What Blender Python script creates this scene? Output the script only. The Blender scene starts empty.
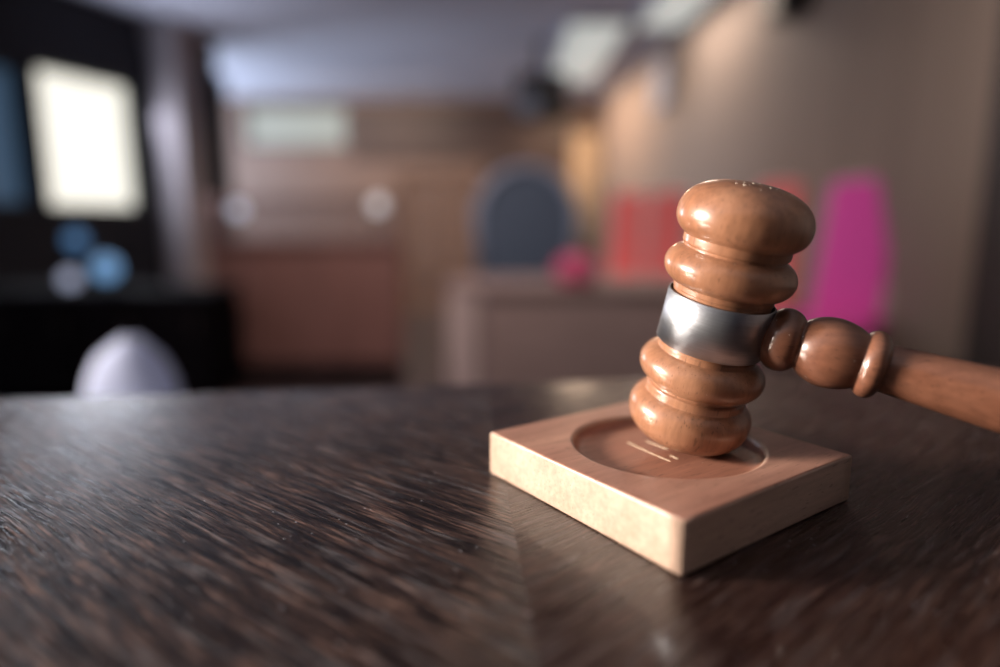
import bpy, bmesh, math, random
from mathutils import Vector, Matrix
random.seed(7)
PI = math.pi
C = bpy.context.scene.collection
CAMZ = 1.10458; TT = 1.0; PITCH = 0.1718; F = 660.54
CEIL = CAMZ + 2.25

# ---------------------------------------------------------------- helpers
def at(px, py, D):
    """world point seen at a pixel of the photograph, D metres in front of the camera"""
    X = (px-500)/F; Y = (333.5-py)/F
    d = Vector((X, math.cos(PITCH)+Y*math.sin(PITCH), -math.sin(PITCH)+Y*math.cos(PITCH)))
    return Vector((0, 0, CAMZ)) + d*(D/d.y)

def tag(o, label=None, cat=None, group=None, kind=None):
    if label: o['label'] = label
    if cat: o['category'] = cat
    if group: o['group'] = group
    if kind: o['kind'] = kind
    return o

def obj(name, bm, m, parent=None, smooth=False, bevel=0, seg=2, sub=0):
    me = bpy.data.meshes.new(name); bmesh.ops.recalc_face_normals(bm, faces=bm.faces); bm.to_mesh(me); bm.free()
    o = bpy.data.objects.new(name, me); C.objects.link(o)
    if m: me.materials.append(m)
    if parent: o.parent = parent
    if smooth:
        for p in me.polygons: p.use_smooth = True
    if bevel:
        b = o.modifiers.new('bevel', 'BEVEL'); b.width = bevel; b.segments = seg; b.limit_method = 'ANGLE'; b.angle_limit = math.radians(40)
        for p in me.polygons: p.use_smooth = True
        w = o.modifiers.new('wn', 'WEIGHTED_NORMAL'); w.keep_sharp = False
    if sub:
        s = o.modifiers.new('sub', 'SUBSURF'); s.levels = sub; s.render_levels = sub
    return o

def thing(name, label, cat, loc=(0, 0, 0), rz=0, group=None):
    o = bpy.data.objects.new(name, None); C.objects.link(o); o.empty_display_size = .05
    o.location = loc; o.rotation_euler = (0, 0, rz)
    return tag(o, label, cat, group)

def add_box(bm, x0, x1, y0, y1, z0, z1, M=None):
    vs = [bm.verts.new((x, y, z)) for x in (x0, x1) for y in (y0, y1) for z in (z0, z1)]
    for f in ((0, 1, 3, 2), (4, 6, 7, 5), (0, 4, 5, 1), (2, 3, 7, 6), (0, 2, 6, 4), (1, 5, 7, 3)):
        bm.faces.new([vs[i] for i in f])
    if M is not None:
        for v in vs: v.co = M @ v.co
    return vs

def box(x0, x1, y0, y1, z0, z1, M=None):
    bm = bmesh.new(); add_box(bm, x0, x1, y0, y1, z0, z1, M); return bm

def lathe(prof, seg=96, M=None, bm=None):
    """prof: list of (r, z)"""
    bm = bm or bmesh.new(); rings = []
    for r, z in prof:
        if r < 1e-6:
            rings.append([bm.verts.new((0, 0, z))])
        else:
            rings.append([bm.verts.new((r*math.cos(2*PI*i/seg), r*math.sin(2*PI*i/seg), z)) for i in range(seg)])
    for a, b in zip(rings, rings[1:]):
        if len(a) == 1 and len(b) == 1: continue
        for i in range(seg):
            j = (i+1) % seg
            if len(a) == 1: bm.faces.new((a[0], b[j], b[i]))
            elif len(b) == 1: bm.faces.new((a[i], a[j], b[0]))
            else: bm.faces.new((a[i], a[j], b[j], b[i]))
    if M is not None:
        for R in rings:
            for v in R: v.co = M @ v.co
    return bm

def tube(pts, r, seg=12, bm=None):
    bm = bm or bmesh.new(); rings = []
    pts = [Vector(p) for p in pts]
    for i, p in enumerate(pts):
        t = (pts[min(i+1, len(pts)-1)]-pts[max(i-1, 0)]).normalized()
        u = t.orthogonal().normalized() if i == 0 else (u - t*u.dot(t)).normalized()
        v = t.cross(u)
        rr = r[i] if isinstance(r, (list, tuple)) else r
        rings.append([bm.verts.new(p+rr*(u*math.cos(2*PI*k/seg)+v*math.sin(2*PI*k/seg))) for k in range(seg)])
    for a, b in zip(rings, rings[1:]):
        for k in range(seg):
            j = (k+1) % seg; bm.faces.new((a[k], a[j], b[j], b[k]))
    bm.faces.new(rings[0][::-1]); bm.faces.new(rings[-1])
    return bm

def prism(pts, y0, y1, M=None):
    """outline in x,z extruded along y"""
    bm = bmesh.new()
    a = [bm.verts.new((x, y0, z)) for x, z in pts]; b = [bm.verts.new((x, y1, z)) for x, z in pts]
    n = len(pts)
    for i in range(n):
        j = (i+1) % n; bm.faces.new((a[i], a[j], b[j], b[i]))
    bm.faces.new(a[::-1]); bm.faces.new(b)
    if M is not None: bm.transform(M)
    return bm

# ---------------------------------------------------------------- materials
def mat(name, col, rough=.5, metal=0, spec=.5, coat=0, coat_r=.1, emit=None, es=0, noise=None, bump=0, tr=0):
    m = bpy.data.materials.new(name); m.use_nodes = True
    nt = m.node_tree; b = nt.nodes['Principled BSDF']
    b.inputs['Base Color'].default_value = (*col, 1); b.inputs['Roughness'].default_value = rough
    b.inputs['Metallic'].default_value = metal; b.inputs['Specular IOR Level'].default_value = spec
    b.inputs['Coat Weight'].default_value = coat; b.inputs['Coat Roughness'].default_value = coat_r
    b.inputs['Transmission Weight'].default_value = tr
    if emit: b.inputs['Emission Color'].default_value = (*emit, 1); b.inputs['Emission Strength'].default_value = es
    if noise:
        (sx, sy, sz), amt = noise
        tc = nt.nodes.new('ShaderNodeTexCoord'); mp = nt.nodes.new('ShaderNodeMapping'); mp.inputs['Scale'].default_value = (sx, sy, sz)
        n = nt.nodes.new('ShaderNodeTexNoise'); n.inputs['Scale'].default_value = 1; n.inputs['Detail'].default_value = 5
        nt.links.new(tc.outputs['Object'], mp.inputs[0]); nt.links.new(mp.outputs[0], n.inputs['Vector'])
        r = nt.nodes.new('ShaderNodeValToRGB')
        r.color_ramp.elements[0].position = .3; r.color_ramp.elements[1].position = .7
        r.color_ramp.elements[0].color = (*[c*(1-amt) for c in col], 1); r.color_ramp.elements[1].color = (*[min(1, c*(1+amt)) for c in col], 1)
        nt.links.new(n.outputs[0], r.inputs[0]); nt.links.new(r.outputs[0], b.inputs['Base Color'])
        if bump:
            bp = nt.nodes.new('ShaderNodeBump'); bp.inputs['Strength'].default_value = bump; bp.inputs['Distance'].default_value = .001
            nt.links.new(n.outputs[0], bp.inputs['Height']); nt.links.new(bp.outputs[0], b.inputs['Normal'])
    return m

def N(nt, t, **kw):
    n = nt.nodes.new(t)
    for k, v in kw.items():
        if k.startswith('i_'):
            n.inputs[int(k[2:])].default_value = v
        else: setattr(n, k, v)
    return n

def math_(nt, op, a, b=None):
    n = nt.nodes.new('ShaderNodeMath'); n.operation = op
    for i, s in enumerate((a, b)):
        if s is None: continue
        if isinstance(s, (int, float)): n.inputs[i].default_value = s
        else: nt.links.new(s, n.inputs[i])
    return n.outputs[0]

def mixc(nt, fac, a, b, mode='MIX'):
    n = nt.nodes.new('ShaderNodeMix'); n.data_type = 'RGBA'; n.blend_type = mode
    for s, v in ((0, fac), (6, a), (7, b)):
        if isinstance(v, (int, float)): n.inputs[s].default_value = v
        elif isinstance(v, tuple): n.inputs[s].default_value = (*v, 1)
        else: nt.links.new(v, n.inputs[s])
    return n.outputs[2]

def noise(nt, vec, scale=1, detail=4, rough=.55, dist=0):
    n = nt.nodes.new('ShaderNodeTexNoise'); n.inputs['Scale'].default_value = scale; n.inputs['Detail'].default_value = detail
    n.inputs['Roughness'].default_value = rough; n.inputs['Distortion'].default_value = dist
    nt.links.new(vec, n.inputs['Vector']); return n.outputs[0]

def ramp(nt, v, *stops):
    r = nt.nodes.new('ShaderNodeValToRGB'); el = r.color_ramp.elements
    while len(el) < len(stops): el.new(.5)
    for e, (p, c) in zip(el, stops):
        e.position = p; e.color = (*c, 1) if isinstance(c, tuple) else (c, c, c, 1)
    nt.links.new(v, r.inputs[0]); return r.outputs[0]

def mapping(nt, vec, scale, rot=(0, 0, 0), loc=(0, 0, 0)):
    n = nt.nodes.new('ShaderNodeMapping'); n.inputs['Scale'].default_value = scale; n.inputs['Rotation'].default_value = rot
    n.inputs['Location'].default_value = loc
    nt.links.new(vec, n.inputs[0]); return n.outputs[0]

def table_wood():
    m = bpy.data.materials.new('table_veneer'); m.use_nodes = True; nt = m.node_tree; b = nt.nodes['Principled BSDF']
    geo = nt.nodes.new('ShaderNodeTexCoord'); sp = nt.nodes.new('ShaderNodeSeparateXYZ'); nt.links.new(geo.outputs['Object'], sp.inputs[0])
    x, y = sp.outputs[0], sp.outputs[1]
    # the joint between the two veneer leaves, slightly askew
    xs = math_(nt, 'ADD', x, math_(nt, 'MULTIPLY_ADD', y, .068)); 
    xs.node.inputs[1].links and None
    # y*.068 - .0191
    ma = xs.node.inputs[1].links[0].from_node; ma.inputs[2].default_value = -.0191
    side = math_(nt, 'GREATER_THAN', xs, 0.0)
    ax = math_(nt, 'MULTIPLY', math_(nt, 'ABSOLUTE', xs), -1.0)
    al = math_(nt, 'SUBTRACT', math_(nt, 'MULTIPLY', ax, .78), math_(nt, 'MULTIPLY', y, .62))
    ac = math_(nt, 'ADD', math_(nt, 'MULTIPLY', ax, .62), math_(nt, 'MULTIPLY', y, .78))
    cb = nt.nodes.new('ShaderNodeCombineXYZ'); nt.links.new(al, cb.inputs[0]); nt.links.new(ac, cb.inputs[1]); nt.links.new(side, cb.inputs[2])
    v = cb.outputs[0]
    wob = noise(nt, mapping(nt, v, (14, 30, 5)), 1, 2)
    v2 = nt.nodes.new('ShaderNodeCombineXYZ')
    nt.links.new(al, v2.inputs[0]); nt.links.new(math_(nt, 'ADD', ac, math_(nt, 'MULTIPLY', wob, .005)), v2.inputs[1]); nt.links.new(side, v2.inputs[2])
    vw = v2.outputs[0]
    fine = noise(nt, mapping(nt, vw, (48, 1100, 7)), 1, 5, .75)
    mid = noise(nt, mapping(nt, vw, (20, 340, 3)), 1, 4, .6)
    pores = noise(nt, mapping(nt, vw, (90, 1100, 9)), 1, 2, .5)
    col = ramp(nt, fine, (.40, (.002, .0015, .003)), (.51, (.024, .013, .011)), (.62, (.19, .118, .095)))
    colm = ramp(nt, mid, (.38, .15), (.62, 1.35))
    col = mixc(nt, 1.0, col, colm, 'MULTIPLY')
    grey = ramp(nt, noise(nt, mapping(nt, vw, (28, 420, 13)), 1, 4, .6), (.54, 0.0), (.66, 1.0))
    col = mixc(nt, math_(nt, 'MULTIPLY', grey, .38), col, (.25, .235, .25))
    pr = ramp(nt, pores, (.36, 1.0), (.46, 0.0))
    col = mixc(nt, math_(nt, 'MULTIPLY', pr, .75), col, (.004, .003, .006))
    col = mixc(nt, math_(nt, 'MULTIPLY', side, .55), col, (.020, .007, .005))
    vor = nt.nodes.new('ShaderNodeTexVoronoi'); vor.inputs['Scale'].default_value = 260; nt.links.new(geo.outputs['Object'], vor.inputs['Vector'])
    spk = math_(nt, 'LESS_THAN', vor.outputs['Distance'], .085)
    keep = math_(nt, 'GREATER_THAN', noise(nt, geo.outputs['Object'], 45, 2), .56)
    spk = math_(nt, 'MULTIPLY', spk, keep)
    col = mixc(nt, math_(nt, 'MULTIPLY', spk, .7), col, (.6, .62, .7))
    nt.links.new(col, b.inputs['Base Color'])
    rg = ramp(nt, mid, (.3, .22), (.7, .36)); nt.links.new(rg, b.inputs['Roughness'])
    b.inputs['Specular IOR Level'].default_value = .30; b.inputs['Coat Weight'].default_value = .20; b.inputs['Coat Roughness'].default_value = .09
    h = math_(nt, 'ADD', fine, math_(nt, 'MULTIPLY', pr, -.6))
    bp = nt.nodes.new('ShaderNodeBump'); bp.inputs['Strength'].default_value = .5; bp.inputs['Distance'].default_value = .0003
    nt.links.new(h, bp.inputs['Height']); nt.links.new(bp.outputs[0], b.inputs['Normal'])
    return m

def turned_wood(name, base, dark, light, ax=2, rough=.32, coat=.6, coat_r=.17, fleck=.7, specks=True):
    m = bpy.data.materials.new(name); m.use_nodes = True; nt = m.node_tree; b = nt.nodes['Principled BSDF']
    tc = nt.nodes.new('ShaderNodeTexCoord'); v = tc.outputs['Object']
    s1 = [420, 420, 420]; s1[ax] = 45
    s2 = [60, 60, 60]; s2[ax] = 9
    fine = noise(nt, mapping(nt, v, tuple(s1)), 1, 4, .6)
    big = noise(nt, mapping(nt, v, tuple(s2)), 1, 3, .5)
    col = ramp(nt, big, (.3, dark), (.5, base), (.72, light))
    col = mixc(nt, fleck, col, ramp(nt, fine, (.30, .66), (.70, 1.20)), 'MULTIPLY')
    s3 = [1100, 1100, 1100]; s3[ax] = 190
    fl = ramp(nt, noise(nt, mapping(nt, v, tuple(s3)), 1, 1), (.285, 1.0), (.35, 0.0))
    col = mixc(nt, math_(nt, 'MULTIPLY', fl, .5), col, tuple(c*.3 for c in dark))
    if specks:
        vor = nt.nodes.new('ShaderNodeTexVoronoi'); vor.inputs['Scale'].default_value = 420; nt.links.new(v, vor.inputs['Vector'])
        k = math_(nt, 'MULTIPLY', math_(nt, 'LESS_THAN', vor.outputs['Distance'], .10), math_(nt, 'GREATER_THAN', noise(nt, v, 70, 2), .60))
        col = mixc(nt, math_(nt, 'MULTIPLY', k, .5), col, (.75, .68, .6))
    nt.links.new(col, b.inputs['Base Color'])
    b.inputs['Roughness'].default_value = rough; b.inputs['Coat Weight'].default_value = coat; b.inputs['Coat Roughness'].default_value = coat_r
    bp = nt.nodes.new('ShaderNodeBump'); bp.inputs['Strength'].default_value = .25; bp.inputs['Distance'].default_value = .0002
    nt.links.new(noise(nt, v, 160, 3), bp.inputs['Height']); nt.links.new(bp.outputs[0], b.inputs['Normal'])
    return m

M = {}
M['table'] = table_wood()
M['gavel'] = turned_wood('gavel_wood', (.345, .165, .092), (.27, .120, .064), (.42, .215, .125))
M['handle'] = turned_wood('handle_wood', (.175, .072, .042), (.135, .054, .032), (.22, .098, .06), ax=0)  # tone lowered to stand in for the head's shadow on the handle
M['block'] = turned_wood('block_wood', (.49, .345, .265), (.42, .29, .215), (.56, .41, .32), ax=0, rough=.42, coat=.25, coat_r=.25, fleck=.55)
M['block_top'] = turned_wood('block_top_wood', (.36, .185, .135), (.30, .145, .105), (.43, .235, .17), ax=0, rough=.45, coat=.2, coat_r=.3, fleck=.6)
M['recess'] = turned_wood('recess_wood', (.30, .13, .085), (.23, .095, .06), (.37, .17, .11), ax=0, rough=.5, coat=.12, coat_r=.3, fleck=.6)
M['scuff'] = mat('scuff_pale', (.72, .58, .42), .6)
M['chip'] = mat('chip_pale', (.8, .72, .62), .5)
m = mat('brushed_steel', (.46, .48, .52), .34, 1.0, noise=((90, 90, 3500), .10), bump=.12); M['steel'] = m
m.node_tree.nodes['Principled BSDF'].inputs['Anisotropic'].default_value = .5
M['core'] = mat('core_wood', (.48, .25, .14), .5, noise=((300, 300, 60), .2))
M['dark_wood'] = mat('dark_bench_wood', (.006, .005, .007), .9, spec=.05, noise=((4, 4, 40), .3))
M['red_wood'] = mat('reddish_wood', (.17, .085, .074), .45, noise=((30, 30, 2), .18))
M['tan_wood'] = mat('tan_wood', (.34, .19, .11), .5, noise=((30, 30, 2), .15))
M['desk_wood'] = mat('desk_wood', (.34, .25, .235), .75, noise=((3, 30, 30), .12))
M['desk_pale'] = mat('desk_pale', (.62, .50, .48), .45, noise=((3, 30, 30), .08))
M['wall_taupe'] = mat('wall_taupe', (.25, .190, .155), .75, noise=((9, 9, .3), .10))
M['dark_panel'] = mat('dark_panelling', (.03, .022, .022), .6, noise=((8, 8, .6), .2))
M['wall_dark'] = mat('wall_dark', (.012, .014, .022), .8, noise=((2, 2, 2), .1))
M['wall_back'] = mat('wall_back_wood', (.17, .110, .085), .6, noise=((6, 6, .5), .15))
M['brown'] = mat('brown_wood_frieze', (.05, .03, .027), .5, noise=((6, 6, 2), .2))
M['ceiling'] = mat('ceiling_plaster', (.46, .48, .58), .9, noise=((1, 1, 1), .06))
M['beam'] = mat('ceiling_beam', (.07, .065, .085), .8)
M['floor'] = mat('floor_boards', (.05, .032, .03), .35, noise=((10, 1, 1), .25))
M['grey'] = mat('grey_column', (.34, .31, .33), .95, noise=((5, 5, 1), .1))
M['black'] = mat('black_plastic', (.008, .009, .013), .4)
M['navy'] = mat('navy_fabric', (.05, .075, .12), .7, noise=((60, 60, 60), .2))
M['rim_blue'] = mat('rim_blue_grey', (.20, .25, .35), .4)
M['red_fab'] = mat('red_fabric', (.88, .19, .19), .8, noise=((80, 80, 80), .1))
M['mag_fab'] = mat('magenta_fabric', (.78, .08, .44), .8, noise=((80, 80, 80), .1))
M['pink_fab'] = mat('pink_fabric', (.62, .10, .22), .8, noise=((60, 60, 60), .12))
M['chair_frame'] = mat('pale_pink_frame', (.55, .42, .42), .45)
M['frame_dark'] = mat('window_frame_dark', (.03, .04, .055), .5)
M['curtain'] = mat('blue_curtain', (.10, .14, .20), .9, noise=((20, 20, 1), .2))
M['cream'] = mat('cream_curtain', (.45, .35, .25), .8, noise=((20, 20, 1), .12))
M['white'] = mat('white_moulded', (.62, .70, .98), .8)
M['paleblue'] = mat('pale_blue', (.25, .30, .50), .5)
M['window_day'] = mat('window_daylight', (.8, .8, .8), .5, emit=(1.0, .98, .86), es=1.1)
M['window_dim'] = mat('window_dim_blue', (.1, .15, .2), .5, emit=(.22, .42, .70), es=.16)
M['window_soft'] = mat('window_frosted', (.08, .08, .08), .5, emit=(.80, .86, .76), es=.42)
M['lamp_panel'] = mat('lamp_panel', (.6, .6, .6), .5, emit=(.86, .95, .90), es=.45)
M['glint_blue'] = mat('glint_blue', (.2, .3, .4), .3, emit=(.16, .36, .66), es=.9)
M['glint_deep'] = mat('glint_deep_blue', (.1, .2, .3), .3, emit=(.07, .19, .40), es=.8)
M['glint_grey'] = mat('glint_grey', (.3, .3, .35), .3, emit=(.36, .40, .55), es=1.1)
M['globe_pale'] = mat('globe_pale', (.4, .4, .45), .3, emit=(.45, .50, .62), es=1.0)
M['globe_warm'] = mat('globe_warm', (.4, .4, .4), .3, emit=(.62, .60, .62), es=1.0)
M['brass'] = mat('brass_dark', (.08, .06, .05), .4, .8)
M['vent'] = mat('vent_pale', (.34, .38, .48), .6)

# ---------------------------------------------------------------- the setting
def struct(name, bm, m, **k): return tag(obj(name, bm, m, **k), kind='structure')
struct('floor', box(-8, 3.2, -3, 14, -.1, 0), M['floor'])
struct('ceiling', box(-8, 3.2, -3, 14, CEIL, CEIL+.1), M['ceiling'])
# left wall: runs from beside the camera towards the window, direction (sin17, cos17), distance 6.2
TH = math.radians(17.0)
ML = Matrix.Rotation(-TH, 4, 'Z')        # local x -> u, local y -> v
WU = -6.2
def wl(u0, u1, v0, v1, z0, z1): return box(u0, u1, v0, v1, z0, z1, ML)
# window_1 seen in the photo: v 4.75..6.12 ; key window beside the bench: v -2.1..-0.3
w4 = (4.42, 4.96, CAMZ+.12, CAMZ+1.42)
w1 = (5.08, 6.28, CAMZ+.09, CAMZ+1.50); w2 = (-2.45, -.55, 1.0+1.0, 1.0+1.95)
bm = bmesh.new()
segs = [(-5.5, w2[0]), (w2[1], w4[0]), (w4[1], w1[0]), (w1[1], 7.62)]
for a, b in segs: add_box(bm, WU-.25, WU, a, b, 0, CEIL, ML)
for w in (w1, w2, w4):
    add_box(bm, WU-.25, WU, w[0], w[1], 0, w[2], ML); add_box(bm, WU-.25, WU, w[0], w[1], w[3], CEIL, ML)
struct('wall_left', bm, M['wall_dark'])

def window(name, w, m_pane, bars, fw=.05):
    bm = bmesh.new(); u0, u1 = WU-.16, WU-.06
    add_box(bm, u0, u1, w[0], w[0]+fw, w[2], w[3], ML); add_box(bm, u0, u1, w[1]-fw, w[1], w[2], w[3], ML)
    add_box(bm, u0, u1, w[0]+fw, w[1]-fw, w[2], w[2]+fw, ML); add_box(bm, u0, u1, w[0]+fw, w[1]-fw, w[3]-fw, w[3], ML)
    for k in range(1, bars):
        c = w[0]+(w[1]-w[0])*k/bars
        add_box(bm, u0, u1, c-fw/2, c+fw/2, w[2]+fw, w[3]-fw, ML)
    o = struct(name, bm, M['frame_dark'])
    p = obj('window_pane', box(WU-.2, WU-.19, w[0], w[1], w[2], w[3], ML), m_pane, o)
    return o
window('window_1', w1, M['window_day'], 1, .05)
window('window_2', w2, M['window_day'], 2, .06)
window('window_4', w4, M['window_dim'], 1, .04)
# back wall with frosted transom window, wooden frieze and cream curtain
YB = 13.0
tw = (at(235, 0, YB).x, at(342, 0, YB).x, CAMZ+1.34, CAMZ+2.12)
bm = bmesh.new()
add_box(bm, -8, tw[0], YB, YB+.2, 0, CEIL); add_box(bm, tw[1], 2.6, YB, YB+.2, 0, CEIL)
add_box(bm, tw[0], tw[1], YB, YB+.2, 0, tw[2]); add_box(bm, tw[0], tw[1], YB, YB+.2, tw[3], CEIL)
struct('wall_back', bm, M['wall_back'])
bm = bmesh.new(); fw = .05
add_box(bm, tw[0], tw[0]+fw, YB+.02, YB+.1, tw[2], tw[3]); add_box(bm, tw[1]-fw, tw[1], YB+.02, YB+.1, tw[2], tw[3])
add_box(bm, tw[0]+fw, tw[1]-fw, YB+.02, YB+.1, tw[2], tw[2]+fw); add_box(bm, tw[0]+fw, tw[1]-fw, YB+.02, YB+.1, tw[3]-fw, tw[3])
w3 = struct('window_3', bm, M['frame_dark'])
obj('window_pane', box(tw[0], tw[1], YB+.12, YB+.13, tw[2], tw[3]), M['window_soft'], w3)
struct('trim_1', box(at(345, 0, YB).x, at(588, 0, YB).x, YB-.06, YB, CAMZ+1.12, CAMZ+2.05), M['brown'])
struct('door_2', box(at(484, 0, YB).x, at(566, 0, YB).x, YB-.05, YB, 0, CAMZ+1.05), M['brown'])
# right wall
def xr(y): return 2.765-.063*y
bm = bmesh.new()
def wall_run(bm, y0, y1, off=0, th=.2):
    q = [(xr(y0)-off, y0), (xr(y1)-off, y1), (xr(y1)+th, y1), (xr(y0)+th, y0)]
    a = [bm.verts.new((x, y, 0)) for x, y in q]; b = [bm.verts.new((x, y, CEIL)) for x, y in q]
    for i in range(4):
        j = (i+1) % 4; bm.faces.new((a[i], a[j], b[j], b[i]))
    bm.faces.new(a[::-1]); bm.faces.new(b); return bm
struct('wall_right', wall_run(bm, 3.5, YB), M['wall_taupe'])
struct('trim_4', wall_run(bmesh.new(), -3, 3.5, .05), M['dark_panel'])   # near right wall, mostly unseen, panelled dark to cut bounce light
# ceiling beams
struct('trim_2', box(-6, 2.2, 6.1, 6.5, CEIL-.14, CEIL), M['beam'])
struct('trim_3', box(-6.0, -3.2, 5.0, 5.7, CEIL-.30, CEIL), M['beam'])

# ---------------------------------------------------------------- the bench table
tbl = thing('bench_table', 'dark brown oak veneer table with a chevron joint, under the gavel', 'table', (0, 0, 0))
slope = .125
def edge_y(x): return .4185+slope*x
bm = bmesh.new()
pts = [(-.95, -.35), (.95, -.35), (.95, edge_y(.95)), (-.95, edge_y(-.95))]
a = [bm.verts.new((x, y, TT-.03)) for x, y in pts]; b = [bm.verts.new((x, y, TT)) for x, y in pts]
for i in range(4):
    j = (i+1) % 4; bm.faces.new((a[i], a[j], b[j], b[i]))
bm.faces.new(a[::-1]); bm.faces.new(b)
obj('tabletop', bm, M['table'], tbl, bevel=.004, seg=3)
ang = math.atan(slope)
Mr = Matrix.Translation((0, .4185, 0)) @ Matrix.Rotation(ang, 4, 'Z')
obj('front_panel', box(-.88, .88, -.08, -.055, .12, TT-.03, Mr), M['dark_wood'], tbl, bevel=.003)
for x, y in ((-.88, -.28), (.88, -.28), (-.88, .22), (.88, .44)):
    obj('leg', lathe([(0, 0), (.02, 0), (.022, .02), (.03, .4), (.034, TT-.03), (0, TT-.03)], 24, Matrix.Translation((x, y, 0))), M['dark_wood'], tbl, smooth=True)

# ---------------------------------------------------------------- sound block
BX, BY = .0635, .2478; T = .01827; HA = .0475; AR = 1.05022
yaw = -.17228 + PI/4
blk = thing('sound_block', 'square pale beech sound block with a round darker recess, under the gavel', 'sound block', (BX, BY, TT), yaw)
RR, RD = .0359, .0035; RX, RY = .0016*math.cos(-yaw), .0016*math.sin(-yaw)
def block_mesh():
    bm = bmesh.new(); n = 96
    hx, hy = HA, HA*AR
    def sq(t):
        c, s = math.cos(t), math.sin(t); k = min(hx/abs(c) if abs(c) > 1e-9 else 9, hy/abs(s) if abs(s) > 1e-9 else 9)
        return (c*k, s*k)
    # angle list that hits the corners
    ca = math.atan2(hy, hx); cor = [ca, PI-ca, PI+ca, 2*PI-ca]; ang = []
    for i in range(4):
        a0 = cor[i]; a1 = cor[(i+1) % 4]; a1 = a1 if a1 > a0 else a1+2*PI
        ang += [a0+(a1-a0)*k/24 for k in range(24)]
    bev = .0011
    prof_out = [(1.0, 0, 0), (1.0, bev, 0)]
    rings = []
    def ring(f): rings.append([bm.verts.new(f(t)) for t in ang])
    def sqi(t, ins, z):
        x, y = sq(t); return (x*(hx-ins)/hx, y*(hy-ins)/hy, z)
    ring(lambda t: sqi(t, bev, 0)); ring(lambda t: sqi(t, bev*.3, bev*.3)); ring(lambda t: sqi(t, 0, bev))
    ring(lambda t: sqi(t, 0, T-bev)); ring(lambda t: sqi(t, bev*.3, T-bev*.3)); ring(lambda t: sqi(t, bev, T))
    ring(lambda t: (RX+(RR+.002)*math.cos(t), RY+(RR+.002)*math.sin(t), T))
    for a in (0, .35, .7, 1.05, 1.4):
        ring(lambda t, a=a: (RX+(RR+.0016-.0016*math.sin(a))*math.cos(t), RY+(RR+.0016-.0016*math.sin(a))*math.sin(t), T-.0016*(1-math.cos(a))))
    for A, B in zip(rings, rings[1:]):
        for i in range(len(ang)):
            j = (i+1) % len(ang); bm.faces.new((A[i], A[j], B[j], B[i]))
    bm.faces.new(rings[0][::-1])
    # close the underside of the recess
    bm.faces.new(rings[-1])
    return bm
# body keeps a hole: the recess disc is a dished insert
def block_body():
    bm = block_mesh(); bm.faces.ensure_lookup_table()
    bm.faces.remove(bm.faces[-1]); return bm
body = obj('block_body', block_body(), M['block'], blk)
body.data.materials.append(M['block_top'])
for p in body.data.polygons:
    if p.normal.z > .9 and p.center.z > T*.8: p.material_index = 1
for p in body.data.polygons: p.use_smooth = True
mo = body.modifiers.new('wn', 'WEIGHTED_NORMAL')
prof = [(RR+.0002, T-.0014), (RR-.0004, T-.0022), (RR-.0016, T-.003), (RR-.0034, T-RD+.0001), (RR-.006, T-RD), (.02, T-RD), (.01, T-RD), (0, T-RD)]
obj('recess', lathe(prof, 96, Matrix.Translation((RX, RY, 0))), M['recess'], blk, smooth=True)
# pale scratches on the recess floor (placed in world, then moved to the block's frame)
Mb = Matrix.Translation((BX, BY, TT)) @ Matrix.Rotation(yaw, 4, 'Z'); Mbi = Mb.inverted()
def onz(px, py, z):
    X = (px-500)/F; Y = (333.5-py)/F
    d = Vector((X, math.cos(PITCH)+Y*math.sin(PITCH), -math.sin(PITCH)+Y*math.cos(PITCH)))
    return Vector((0, 0, CAMZ))+d*((z-CAMZ)/d.z)
bm = bmesh.new()
zf = TT+T-RD
for (x0, y0), (x1, y1), w in (((627, 442), (648, 452), .0011), ((648, 452), (670.5, 461.5), .0007), ((646, 441), (668, 449.5), .0014), ((670, 455.5), (678, 459), .0012)):
    p0 = Mbi @ onz(x0, y0, zf); p1 = Mbi @ onz(x1, y1, zf)
    d = (p1-p0); L = d.length; d.normalize(); s = Vector((-d.y, d.x, 0)); n = 10
    lo = []; hi = []
    for k in range(n+1):
        c = p0+d*L*k/n; ww = w*(.55+.45*random.random())*(1 if 0 < k < n else .3)
        lo.append(c-s*ww/2); hi.append(c+s*ww/2)
    zb = T-RD-.00005; zt = T-RD+.00012
    A = [[bm.verts.new((q.x, q.y, z)) for q in l] for l, z in ((lo, zb), (hi, zb), (hi, zt), (lo, zt))]
    for k in range(n):
        for i in range(4):
            j = (i+1) % 4; bm.faces.new((A[i][k], A[i][k+1], A[j][k+1], A[j][k]))
    bm.faces.new([A[i][0] for i in range(4)]); bm.faces.new([A[i][n] for i in range(4)][::-1])
tag(obj('scuff_marks', bm, M['scuff'], blk), 'pale scratches on the recess floor')

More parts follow.
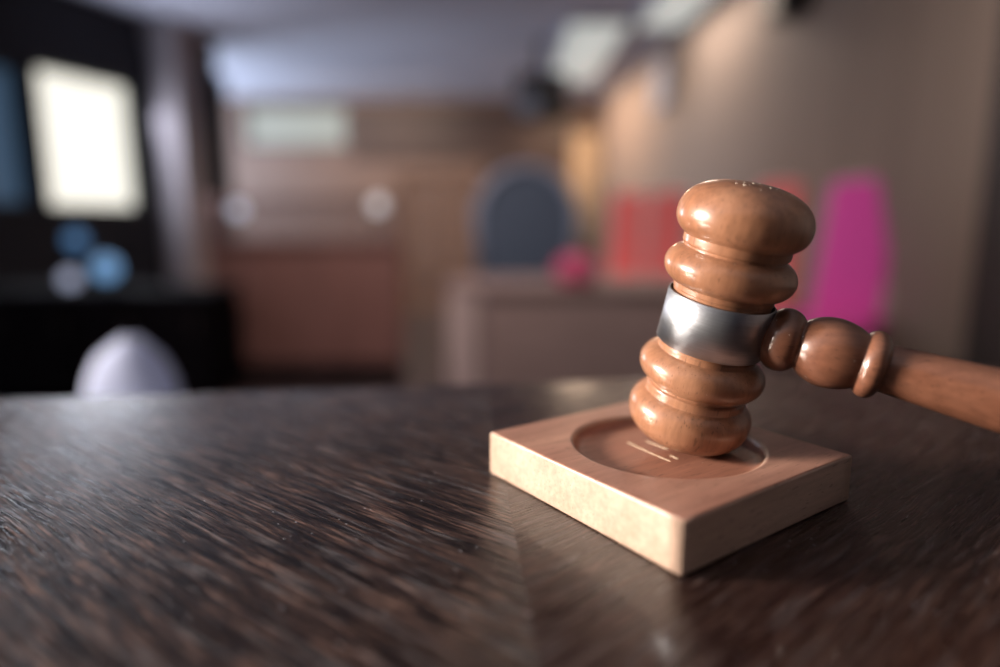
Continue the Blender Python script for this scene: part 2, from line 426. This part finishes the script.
# ---------------------------------------------------------------- gavel
O = Vector((.08104, .24611, CAMZ-.037788)); A = Vector((.15347, -.18825, .97006)).normalized()
U = Vector((0, 1, 0)).cross(A).normalized(); V = A.cross(U)
MG = Matrix((( U.x, V.x, A.x, O.x), (U.y, V.y, A.y, O.y), (U.z, V.z, A.z, O.z), (0, 0, 0, 1)))
gv = thing('gavel', 'turned brown wooden gavel with a steel band, its head leaning on the sound block', 'gavel', O)
gv.matrix_world = MG
a_, b_, ri, ro, hi, hd, rb, hb = 19.71, 38.09, 23.71, 23.65, 7.47, 13.59, 19.62, 9.8
def r_head(s):
    s = abs(s); r = 18.35
    if s < 11: r = 18.0
    d = (s-a_)/hi
    if abs(d) < 1: r = max(r, ri-9+9*math.sqrt(1-d*d))
    d = (s-b_)/8.5
    if -1 < d <= 0: r = max(r, ro-10+10*math.sqrt(1-d*d))
    elif d > 0: r = max(r, ro)
    # raised fillet with a groove either side, between the two beads
    if 26.0 < s < 31.3:
        r = max(r, 19.2-.5*abs((s-29.6)/2.0)**6 if 27.5 < s < 31.6 else 18.0)
        if 26.0 < s <= 27.5: r = min(r, max(18.1, ri-9+9*math.sqrt(max(0, 1-((s-a_)/hi)**2))))
    return r
prof = []
n = 420
for i in range(n+1):
    s = -b_+2*b_*i/n; prof.append((r_head(s)/1000, s/1000))
q = [PI/2*k/28 for k in range(1, 29)]
top = [(ro*max(0, math.cos(t))**.75/1000 if t < PI/2-1e-6 else 0, (b_+hd*math.sin(t)**.9)/1000) for t in q]
# soft start of the dome keeps the widest ring smooth
prof = [(r, -z) for r, z in reversed(top)] + prof + top
hd_o = obj('head', lathe(prof, 128), M['gavel'], gv, smooth=True)
band = [(rb-.55, hb), (rb-.25, hb+.02), (rb, hb-.2), (rb, -hb+.2), (rb-.25, -hb-.02), (rb-.55, -hb), (rb-.55, hb)]
obj('band', lathe([(r/1000, z/1000) for r, z in band], 128), M['steel'], gv, smooth=True)
bo = bpy.data.objects['band']; e = bo.modifiers.new('es', 'EDGE_SPLIT'); e.split_angle = math.radians(50)
tag(bo, 'brushed steel band')
# handle: lathe about local x, turned 25 degrees towards the camera
def r_handle(s):
    r = 7.6
    def bead(c, h, R, k):
        d = (s-c)/h
        return R-k+k*math.sqrt(1-d*d) if abs(d) < 1 else 0
    r = max(r if s < 59 else 0, bead(24.6, 6.2, 11.7, 5.2))
    if 30.2 < s < 50.2:
        t = (s-30.2)/20.0
        # fat barrel, fuller towards the head
        r = max(r, 8.7+(9.9-8.7)*t+3.35*math.sin(PI*t**.92)**.8)
    r = max(r, bead(53.9, 4.1, 12.0, 4.0))
    if s >= 57:
        L = [(57, 8.5), (70, 9.1), (92, 10.3), (125, 11.3), (165, 11.2), (205, 10.2), (240, 9.6), (260, 10.4)]
        for (x0, y0), (x1, y1) in zip(L, L[1:]):
            if x0 <= s <= x1:
                t = (s-x0)/(x1-x0); r = max(r, y0+(y1-y0)*t)
    return r
HL = 250.0
prof = [(0, 16.5)] + [(r_handle(16.5+.35*i), 16.5+.35*i) for i in range(140)]
s = prof[-1][1]
while s < HL-8:
    s += 2.0; prof.append((r_handle(s), s))
for k in range(1, 11):
    t = PI/2*k/10; prof.append((r_handle(HL-8)*math.cos(t) if k < 10 else 0, s+8*math.sin(t)))
prof = [(r/1000, z/1000) for r, z in prof]
MH = Matrix.Rotation(math.radians(-25), 4, 'Z') @ Matrix.Rotation(PI/2, 4, 'Y')
obj('handle', lathe(prof, 96, MH), M['handle'], gv, smooth=True)
# tiny pale chips on the crown of the head and one on its lower bead
bm = bmesh.new()
for k in range(13):
    rr = random.uniform(.002, .013); t = random.uniform(0, 2*PI)
    frac = rr/(ro/1000); tt = math.acos(min(1, frac**(1/.75))); z = (b_+hd*math.sin(tt)**.9)/1000
    bmesh.ops.create_icosphere(bm, subdivisions=1, radius=random.uniform(.00025, .0006), matrix=Matrix.Translation((rr*math.cos(t), rr*math.sin(t), z)) @ Matrix.Scale(.35, 4, (0, 0, 1)))
tag(obj('chip_marks', bm, M['chip'], gv), 'small pale chips on the crown', kind='stuff')

# ---------------------------------------------------------------- furniture in the room
def slat(bm, x0, x1, y0, y1, z0, z1): add_box(bm, x0, x1, y0, y1, z0, z1)

# high-backed chairs along the right wall
def chair(label, x, y, rz, fab, w=.34, top=1.40, lean_deg=8):
    t = thing('high_backed_chair', label, 'chair', (x, y, 0), rz, 'high-backed chairs along the right wall')
    lean = Matrix.Translation((0, .20, .44)) @ Matrix.Rotation(math.radians(-lean_deg), 4, 'X')
    h = top-.44
    n = 10; pts = [(-w/2+.03, .02), (w/2-.03, .02), (w/2-.03, h-.06)] + [((w/2-.03)*math.cos(PI*k/n), h-.06+.03*math.sin(PI*k/n)) for k in range(1, n)] + [(-w/2+.03, h-.06)]
    obj('back_cushion', prism(pts, -.03, .0, lean), fab, t, bevel=.015, seg=3)
    outer = [(-w/2, 0), (w/2, 0), (w/2, h-.06)] + [((w/2)*math.cos(PI*k/n), h-.06+.06*math.sin(PI*k/n)) for k in range(1, n)] + [(-w/2, h-.06)]
    obj('back_frame', prism(outer, .001, .035, lean), M['chair_frame'], t, bevel=.006)
    obj('seat', box(-w/2-.03, w/2+.03, -.24, .19, .40, .47), fab, t, bevel=.02, seg=3)
    obj('seat_frame', box(-w/2-.02, w/2+.02, -.23, .20, .35, .399), M['chair_frame'], t, bevel=.004)
    for sx in (-1, 1):
        for yy in (-.21, .18):
            obj('leg', tube([(sx*w/2, yy, .35), (sx*w/2*1.04, yy*1.08, 0)], [.018, .012]), M['chair_frame'], t, smooth=True)
    return t
p = at(832, 300, 4.25)
chair('magenta high-backed chair by the right wall, right of the gavel head', p.x, 4.25, math.radians(-48), M['mag_fab'], .50, 1.42, 13)
p = at(765, 250, 5.25)
chair('red high-backed chair mostly hidden behind the gavel head', p.x, 5.25, math.radians(-38), M['red_fab'], .40, 1.43)
p = at(664, 250, 6.4)
chair('red high-backed chair just left of the gavel head, nearer of two', p.x, 6.4, math.radians(-20), M['red_fab'], .42, 1.40)
p = at(622, 250, 7.1)
chair('red high-backed chair farthest along, beside the pale curtain', p.x, 7.1, math.radians(-20), M['red_fab'], .42, 1.42)

# desk in the middle
dl = at(445, 300, 3.5).x; dr = 1.25
dk = thing('wooden_desk', 'grey-brown wooden desk with a pale end panel behind the table', 'desk', (0, 3.5, 0))
zt = at(500, 287, 3.5).z
obj('desk_top', box(dl, dr, 0, .7, zt-.035, zt), M['desk_wood'], dk, bevel=.005)
obj('front_panel', box(dl+.19, dr-.04, .03, .05, .05, zt-.035), M['desk_wood'], dk, bevel=.003)
obj('end_panel', box(dl+.01, dl+.17, .01, .66, 0, zt-.035), M['desk_pale'], dk, bevel=.004)
obj('end_panel', box(dr-.04, dr-.01, .01, .66, 0, zt-.035), M['desk_wood'], dk, bevel=.004)
# pink bundle on the desk
p = at(577, 272, 3.62)
bm = bmesh.new(); bmesh.ops.create_uvsphere(bm, u_segments=28, v_segments=18, radius=.12)
for v in bm.verts:
    v.co.z *= .80; v.co.x *= 1+.06*math.sin(5*math.atan2(v.co.y, v.co.x)); v.co.z = max(v.co.z, -.075)
bm.transform(Matrix.Translation((p.x, 3.66, zt+.0755)))
tag(obj('pink_bundle', bm, M['pink_fab'], smooth=True), 'soft pink rounded bundle lying on the grey-brown desk', 'bundle')
# navy round-backed swivel chair behind the desk
cx = at(527, 240, 4.65).x
sc = thing('swivel_chair', 'dark navy round-backed swivel chair behind the grey-brown desk', 'office chair', (cx, 4.75, 0), math.radians(12))
n = 26; R = .36; zc = 1.10
arc = [(R*math.cos(PI*k/n), zc+.36*math.sin(PI*k/n)) for k in range(n+1)]
back = [(-.27, .55), (.27, .55)] + arc
obj('backrest', prism(back, 0, .07), M['navy'], sc, bevel=.02, seg=3)
obj('back_rim', tube([(x, -.01, z) for x, z in [(.33, .62)]+arc+[(-.33, .62)]], .028, 10), M['rim_blue'], sc, smooth=True)
obj('seat', box(-.27, .27, -.45, .03, .43, .53), M['navy'], sc, bevel=.03, seg=3)
obj('seat_post', lathe([(0, .10), (.03, .10), (.03, .30), (.022, .31), (.022, .43), (0, .43)], 20, Matrix.Translation((0, -.2, 0))), M['black'], sc, smooth=True)
for k in range(5):
    t = 2*PI*k/5
    lg = obj('base_arm', tube([(0, -.2, .11), (.15*math.cos(t), -.2+.15*math.sin(t), .10), (.29*math.cos(t), -.2+.29*math.sin(t), .07)], [.025, .02, .014]), M['black'], sc, smooth=True)
    bm = bmesh.new(); bmesh.ops.create_cone(bm, cap_ends=True, segments=18, radius1=.03, radius2=.03, depth=.03, matrix=Matrix.Translation((.29*math.cos(t), -.2+.29*math.sin(t), .03)) @ Matrix.Rotation(t, 4, 'Z') @ Matrix.Rotation(PI/2, 4, 'X'))
    obj('caster', bm, M['black'], lg)
# reddish wooden gallery bench
x0 = at(212, 300, 4.5).x; x1 = at(402, 300, 4.5).x; zt2 = at(300, 240, 4.5).z
gb = thing('gallery_bench', 'reddish brown panelled wooden partition left of the grey-brown desk', 'partition', (0, 4.5, 0))
bm = bmesh.new(); add_box(bm, x0, x1, 0, .06, 0, zt2-.04)
obj('panel', bm, M['red_wood'], gb)
for k in range(4):
    xa = x0+(x1-x0)*k/3
    obj('stile', box(max(x0, xa-.03), min(x1, xa+.03), -.02, -.001, .12, zt2-.04), M['red_wood'], gb, bevel=.003)
obj('cap_rail', box(x0-.02, x1+.02, -.04, .12, zt2-.04, zt2), M['red_wood'], gb, bevel=.006)
obj('plinth', box(x0, x1, -.03, -.001, 0, .119), M['dark_wood'], gb, bevel=.003)
# globe lamps on the partition
def globe_or_glint(label, x, y, z, m, r=.05, base=None, group=None):
    base = z-.16 if base is None else base
    t = thing('globe_or_glint', label, 'lamp', (x, y, base), 0, group)
    h = z-base
    obj('globe_base', lathe([(0, 0), (.035, 0), (.035, .008), (.008, .016), (.007, max(.02, h-r)), (.016, max(.022, h-r+.006)), (0, max(.022, h-r+.006))], 24), M['brass'], t, smooth=True)
    bm = bmesh.new(); bmesh.ops.create_uvsphere(bm, u_segments=24, v_segments=16, radius=r, matrix=Matrix.Translation((0, 0, h)))
    obj('globe', bm, m, t, smooth=True)
p = at(238, 210, 4.53); globe_or_glint('round bluish lamp globe above the left end of the reddish partition', p.x, 4.53, p.z, M['globe_pale'], .05, zt2, 'globe lamps on the reddish partition')
p = at(378, 205, 4.53); globe_or_glint('round pale lamp globe above the right end of the reddish partition', p.x, 4.53, p.z, M['globe_warm'], .05, zt2, 'globe lamps on the reddish partition')
# slatted screen behind the partition
def slatted(name, label, cat, xa, xb, y, z0, z1, n, m):
    t = thing(name, label, cat, ((xa+xb)/2, y, 0))
    w = (xb-xa)/2
    obj('top_rail', box(-w, w, 0, .06, z1-.06, z1), m, t, bevel=.006)
    obj('bottom_rail', box(-w, w, 0, .06, z0, z0+.08), m, t, bevel=.006)
    for k in range(n):
        c = -w+.04+(2*w-.08)*k/(n-1)
        obj('baluster', lathe([(.016, z0+.08), (.024, z0+.16), (.018, (z0+z1)/2), (.024, z1-.14), (.016, z1-.06)], 12, Matrix.Translation((c, .03, 0))), m, t, smooth=True)
    for c in (-w, w):
        obj('post', box(c-.03, c+.03, -.005, .065, 0, z1+.03), m, t, bevel=.006)
pa = at(402, 200, 7.5); pb = at(474, 172, 7.5)
slatted('baluster_screen', 'golden brown baluster screen between the reddish partition and the desk', 'screen', pa.x, pb.x, 7.5, .1, at(440, 175, 7.5).z, 7, M['tan_wood'])
pa = at(205, 200, 8.0); pb = at(392, 172, 8.0)
slatted('baluster_railing', 'low brown baluster railing seen above the reddish partition', 'railing', pa.x, pb.x, 8.0, .1, at(300, 198, 8.0).z, 20, M['red_wood'])
# dark side cabinet at the left
x0 = at(-60, 300, 3.8).x; x1 = at(205, 300, 3.8).x; zc2 = at(100, 292, 3.8).z
cb = thing('side_cabinet', 'black wooden cabinet below the bright window at the left', 'cabinet', (0, 3.8, 0))
obj('carcass', box(x0, x1, 0, .5, .08, zc2-.03), M['dark_wood'], cb, bevel=.004)
obj('cabinet_top', box(x0-.02, x1+.02, -.03, .53, zc2-.03, zc2), M['dark_wood'], cb, bevel=.006)
obj('plinth', box(x0+.04, x1-.04, .04, .46, 0, .08), M['dark_wood'], cb)
for k in range(4):
    xa = x0+(x1-x0)*k/4+.01; xb = x0+(x1-x0)*(k+1)/4-.01
    d = obj('cabinet_door', box(xa, xb, -.022, -.001, .10, zc2-.05), M['dark_wood'], cb, bevel=.003)
    obj('door_handle', tube([(xb-.05, -.04, zc2-.25), (xb-.05, -.04, zc2-.15)], .006), M['brass'], d, smooth=True)
for lab, px, py, mm, r, yy in (  # specular glints under the window, built as glowing balls
    ('deep blue glowing ball for a glint, upper of those under the window', 76, 240, 'glint_deep', .055, 4.05),
    ('light blue glowing ball for a glint, largest of those on the black cabinet', 106, 268, 'glint_blue', .075, 4.15),
    ('lilac grey glowing ball for a glint, lowest of those on the black cabinet', 70, 279, 'glint_grey', .048, 3.92)):
    p = at(px, py, yy); globe_or_glint(lab, p.x, yy, max(p.z, zc2+r+.012), M[mm], r, zc2, 'glowing balls for glints on the black cabinet')
# grey column and dark doorway
x0 = at(146, 200, 8.2).x; x1 = at(192, 200, 8.2).x
col = thing('grey_column', 'grey square column between the bright window and the dark doorway', 'column', ((x0+x1)/2, 8.3, 0))
w = (x1-x0)/2
obj('shaft', box(-w, w, -w, w, .25, CEIL-.3), M['grey'], col, bevel=.02)
obj('column_base', box(-w-.05, w+.05, -w-.05, w+.05, 0, .25), M['grey'], col, bevel=.02)
obj('capital', box(-w-.05, w+.05, -w-.05, w+.05, CEIL-.3, CEIL), M['grey'], col, bevel=.02)
x0 = at(200, 200, 9.3).x; x1 = at(232, 200, 9.3).x
struct('door_1', box(x0, x1, 9.3, 9.36, 0, CEIL-.35), M['black'])
# cream curtain at the far right end of the back wall
n = 40; bm = bmesh.new(); A1 = []; B1 = []; xa = at(572, 100, YB-.12).x; xb = at(602, 100, YB-.12).x
for k in range(n+1):
    x = xa+(xb-xa)*k/n; y = YB-.14+.03*math.sin(k*1.4)
    A1.append(bm.verts.new((x, y, .3))); B1.append(bm.verts.new((x, y, CAMZ+1.6)))
for k in range(n): bm.faces.new((A1[k], A1[k+1], B1[k+1], B1[k]))
o = obj('cream_curtain', bm, M['cream'], smooth=True); o.modifiers.new('sol', 'SOLIDIFY').thickness = .012
tag(o, 'cream curtain hanging at the end of the back wall, beside the red chairs', 'curtain')
# pale moulded chair just behind the table edge
wc = thing('white_chair', 'white-blue moulded chair back just beyond the left table edge', 'chair', (0, 0, 0))
p = at(135, 372, 1.5)
ztp = at(135, 343, 1.1).z; p = at(112, 372, 1.1); wc.location = (p.x, 1.1, 0)
n = 16; hw = .078
bm = bmesh.new(); rows = []
for i in range(13):
    t = i/12; z = .46+(ztp-.46)*t
    ww = hw*(1.15 if t < .7 else 1.15*math.sqrt(max(.03, 1-((t-.7)/.3)**2)))
    rows.append([bm.verts.new((ww*(2*k/n-1), .015*(2*k/n-1)**2+.05*t, z)) for k in range(n+1)])
for a, b in zip(rows, rows[1:]):
    for k in range(n): bm.faces.new((a[k], a[k+1], b[k+1], b[k]))
o = obj('shell_back', bm, M['white'], wc, smooth=True); o.modifiers.new('sol', 'SOLIDIFY').thickness = .012
obj('shell_seat', box(-.19, .19, -.34, .06, .43, .455), M['white'], wc, bevel=.01, seg=3)
for sx in (-1, 1):
    for y in (-.3, .03):
        obj('leg', tube([(sx*.16, y, .43), (sx*.2, y*1.1, 0)], .01), M['rim_blue'], wc, smooth=True)

# ceiling lights, projector, wall boxes
def ceiling_panel(label, x0, x1, y0, y1):
    t = thing('ceiling_light', label, 'ceiling light', ((x0+x1)/2, (y0+y1)/2, CEIL-.06), 0, 'ceiling lights near the right wall')
    w, d = (x1-x0)/2, (y1-y0)/2
    bm = bmesh.new()
    add_box(bm, -w-.03, w+.03, -d-.03, -d, 0, .06); add_box(bm, -w-.03, w+.03, d, d+.03, 0, .06)
    add_box(bm, -w-.03, -w, -d, d, 0, .06); add_box(bm, w, w+.03, -d, d, 0, .06)
    obj('light_frame', bm, M['vent'], t)
    obj('diffuser', box(-w, w, -d, d, .005, .02), M['lamp_panel'], t)
ceiling_panel('pale ceiling light nearest the right wall, farther one, left of it', .80, 1.48, 8.0, 11.3)
ceiling_panel('pale ceiling light at the top edge of the photo, nearer one', 1.6, 2.12, 6.3, 8.2)
p = at(541, 98, 9.0)
pj = thing('ceiling_projector', 'black projector hanging below the far ceiling light', 'projector', (p.x, 9.0, p.z))
obj('body', box(-.33, .33, -.25, .25, -.27, .27), M['black'], pj, bevel=.03, seg=3)
obj('mount_pole', tube([(0, 0, .27), (0, 0, CEIL-p.z)], .05), M['black'], pj, smooth=True)
obj('lens', lathe([(0, 0), (.12, 0), (.14, .06), (.10, .05), (0, .04)], 24, Matrix.Translation((-.18, -.25, -.14)) @ Matrix.Rotation(PI/2, 4, 'X')), M['rim_blue'], pj, smooth=True)
p = at(762, 5, 5.6)
sp_ = thing('wall_speaker', 'black loudspeaker high on the right wall at the top edge', 'loudspeaker', (xr(5.6)-.12, 5.6, p.z+.1))
obj('cabinet', box(-.13, .10, -.14, .14, -.2, .2), M['black'], sp_, bevel=.015)
obj('grille', box(-.14, -.131, -.12, .12, -.18, .18), M['black'], sp_, bevel=.003)
obj('bracket', box(.101, .14, -.03, .03, -.03, .03), M['black'], sp_)
p = at(655, 85, 9.2)
vt = thing('wall_vent', 'pale square box high on the right wall beside the ceiling light', 'vent', (xr(9.2)-.03, 9.2, p.z))
obj('vent_frame', box(-.05, .02, -.35, .35, -.28, .28), M['vent'], vt, bevel=.01)
for k in range(6): obj('louvre', box(-.062, -.051, -.3, .3, -.22+.08*k, -.18+.08*k), M['vent'], vt)

# ---------------------------------------------------------------- light
def area(name, loc, target, sx, sy, power, col, spread=180):
    l = bpy.data.lights.new(name, 'AREA'); l.shape = 'RECTANGLE'; l.size = sx; l.size_y = sy; l.energy = power; l.color = col; l.spread = math.radians(spread)
    o = bpy.data.objects.new(name, l); C.objects.link(o); o.location = loc
    o.rotation_euler = (Vector(target)-Vector(loc)).to_track_quat('-Z', 'Z').to_euler()
    return o
kc = ML @ Vector((WU-.02, (w2[0]+w2[1])/2, (w2[2]+w2[3])/2))
wd = ML.to_3x3() @ Vector((1, 0, 0))
for k in (0, 1):   # daylight through the two lights of the window beside the bench
    c = ML @ Vector((WU+.01, w2[0]+(w2[1]-w2[0])*(.27+.46*k), (w2[2]+w2[3])/2))
    area('daylight_and_fill', c, c+wd, .80, .88, 235, (1.0, .87, .75), 78)
c = ML @ Vector((WU+.02, (w1[0]+w1[1])/2, (w1[2]+w1[3])/2)); area('daylight_and_fill', c, c+wd, 1.3, 1.4, 55, (.82, .86, 1.0))
area('ceiling_glow_and_fill', (1.2, 10.9, CEIL-.08), (1.7, 10.9, 0), .6, 2.6, 110, (1.0, .68, .45))
area('ceiling_glow_and_fill', (1.86, 7.2, CEIL-.08), (1.86, 7.2, 0), .45, 1.7, 32, (1.0, .80, .64))
area('ceiling_glow_and_fill', (-2.2, 11.0, CEIL-.08), (-2.2, 12.0, 0), 2.5, .5, 90, (1.0, .76, .58))  # added warm fill for the back wall, no fitting above it
area('daylight_and_fill', (-6.8, 11.0, 1.9), (0, 9.6, 3.8), 2.6, 1.5, 380, (.74, .84, 1.0))  # added cool fill from out of view, lifts the far ceiling

area('added_fill', (-1.0, 2.0, CEIL-.05), (-.3, 5.4, .8), .5, .5, 34, (1.0, .80, .72), 80)  # added unseen fill for the partition and desk fronts
area('added_fill', (.5, 2.0, CEIL-.05), (2.3, 5.0, 1.1), .5, .5, 11, (1.0, .84, .76), 80)  # added unseen fill for the chairs and the right wall
w = bpy.data.worlds.new('World'); bpy.context.scene.world = w; w.use_nodes = True
w.node_tree.nodes['Background'].inputs[0].default_value = (.40, .5, .9, 1); w.node_tree.nodes['Background'].inputs[1].default_value = .02

# ---------------------------------------------------------------- camera
cam = bpy.data.cameras.new('camera'); co = bpy.data.objects.new('camera', cam); C.objects.link(co)
co.location = (0, 0, CAMZ); co.rotation_euler = (PI/2-PITCH, 0, 0)
cam.sensor_width = 36; cam.lens = F/1000*36; cam.clip_start = .01; cam.clip_end = 100
cam.dof.use_dof = True; cam.dof.focus_distance = .237; cam.dof.aperture_fstop = 1.9; cam.dof.aperture_blades = 0
bpy.context.scene.camera = co
vs = bpy.context.scene.view_settings
vs.view_transform = 'Standard'; vs.look = 'None'; vs.gamma = 1; vs.use_curve_mapping = False; vs.exposure = 0
bpy.context.scene.cycles.use_denoising = True
bpy.context.scene.cycles.max_bounces = 6
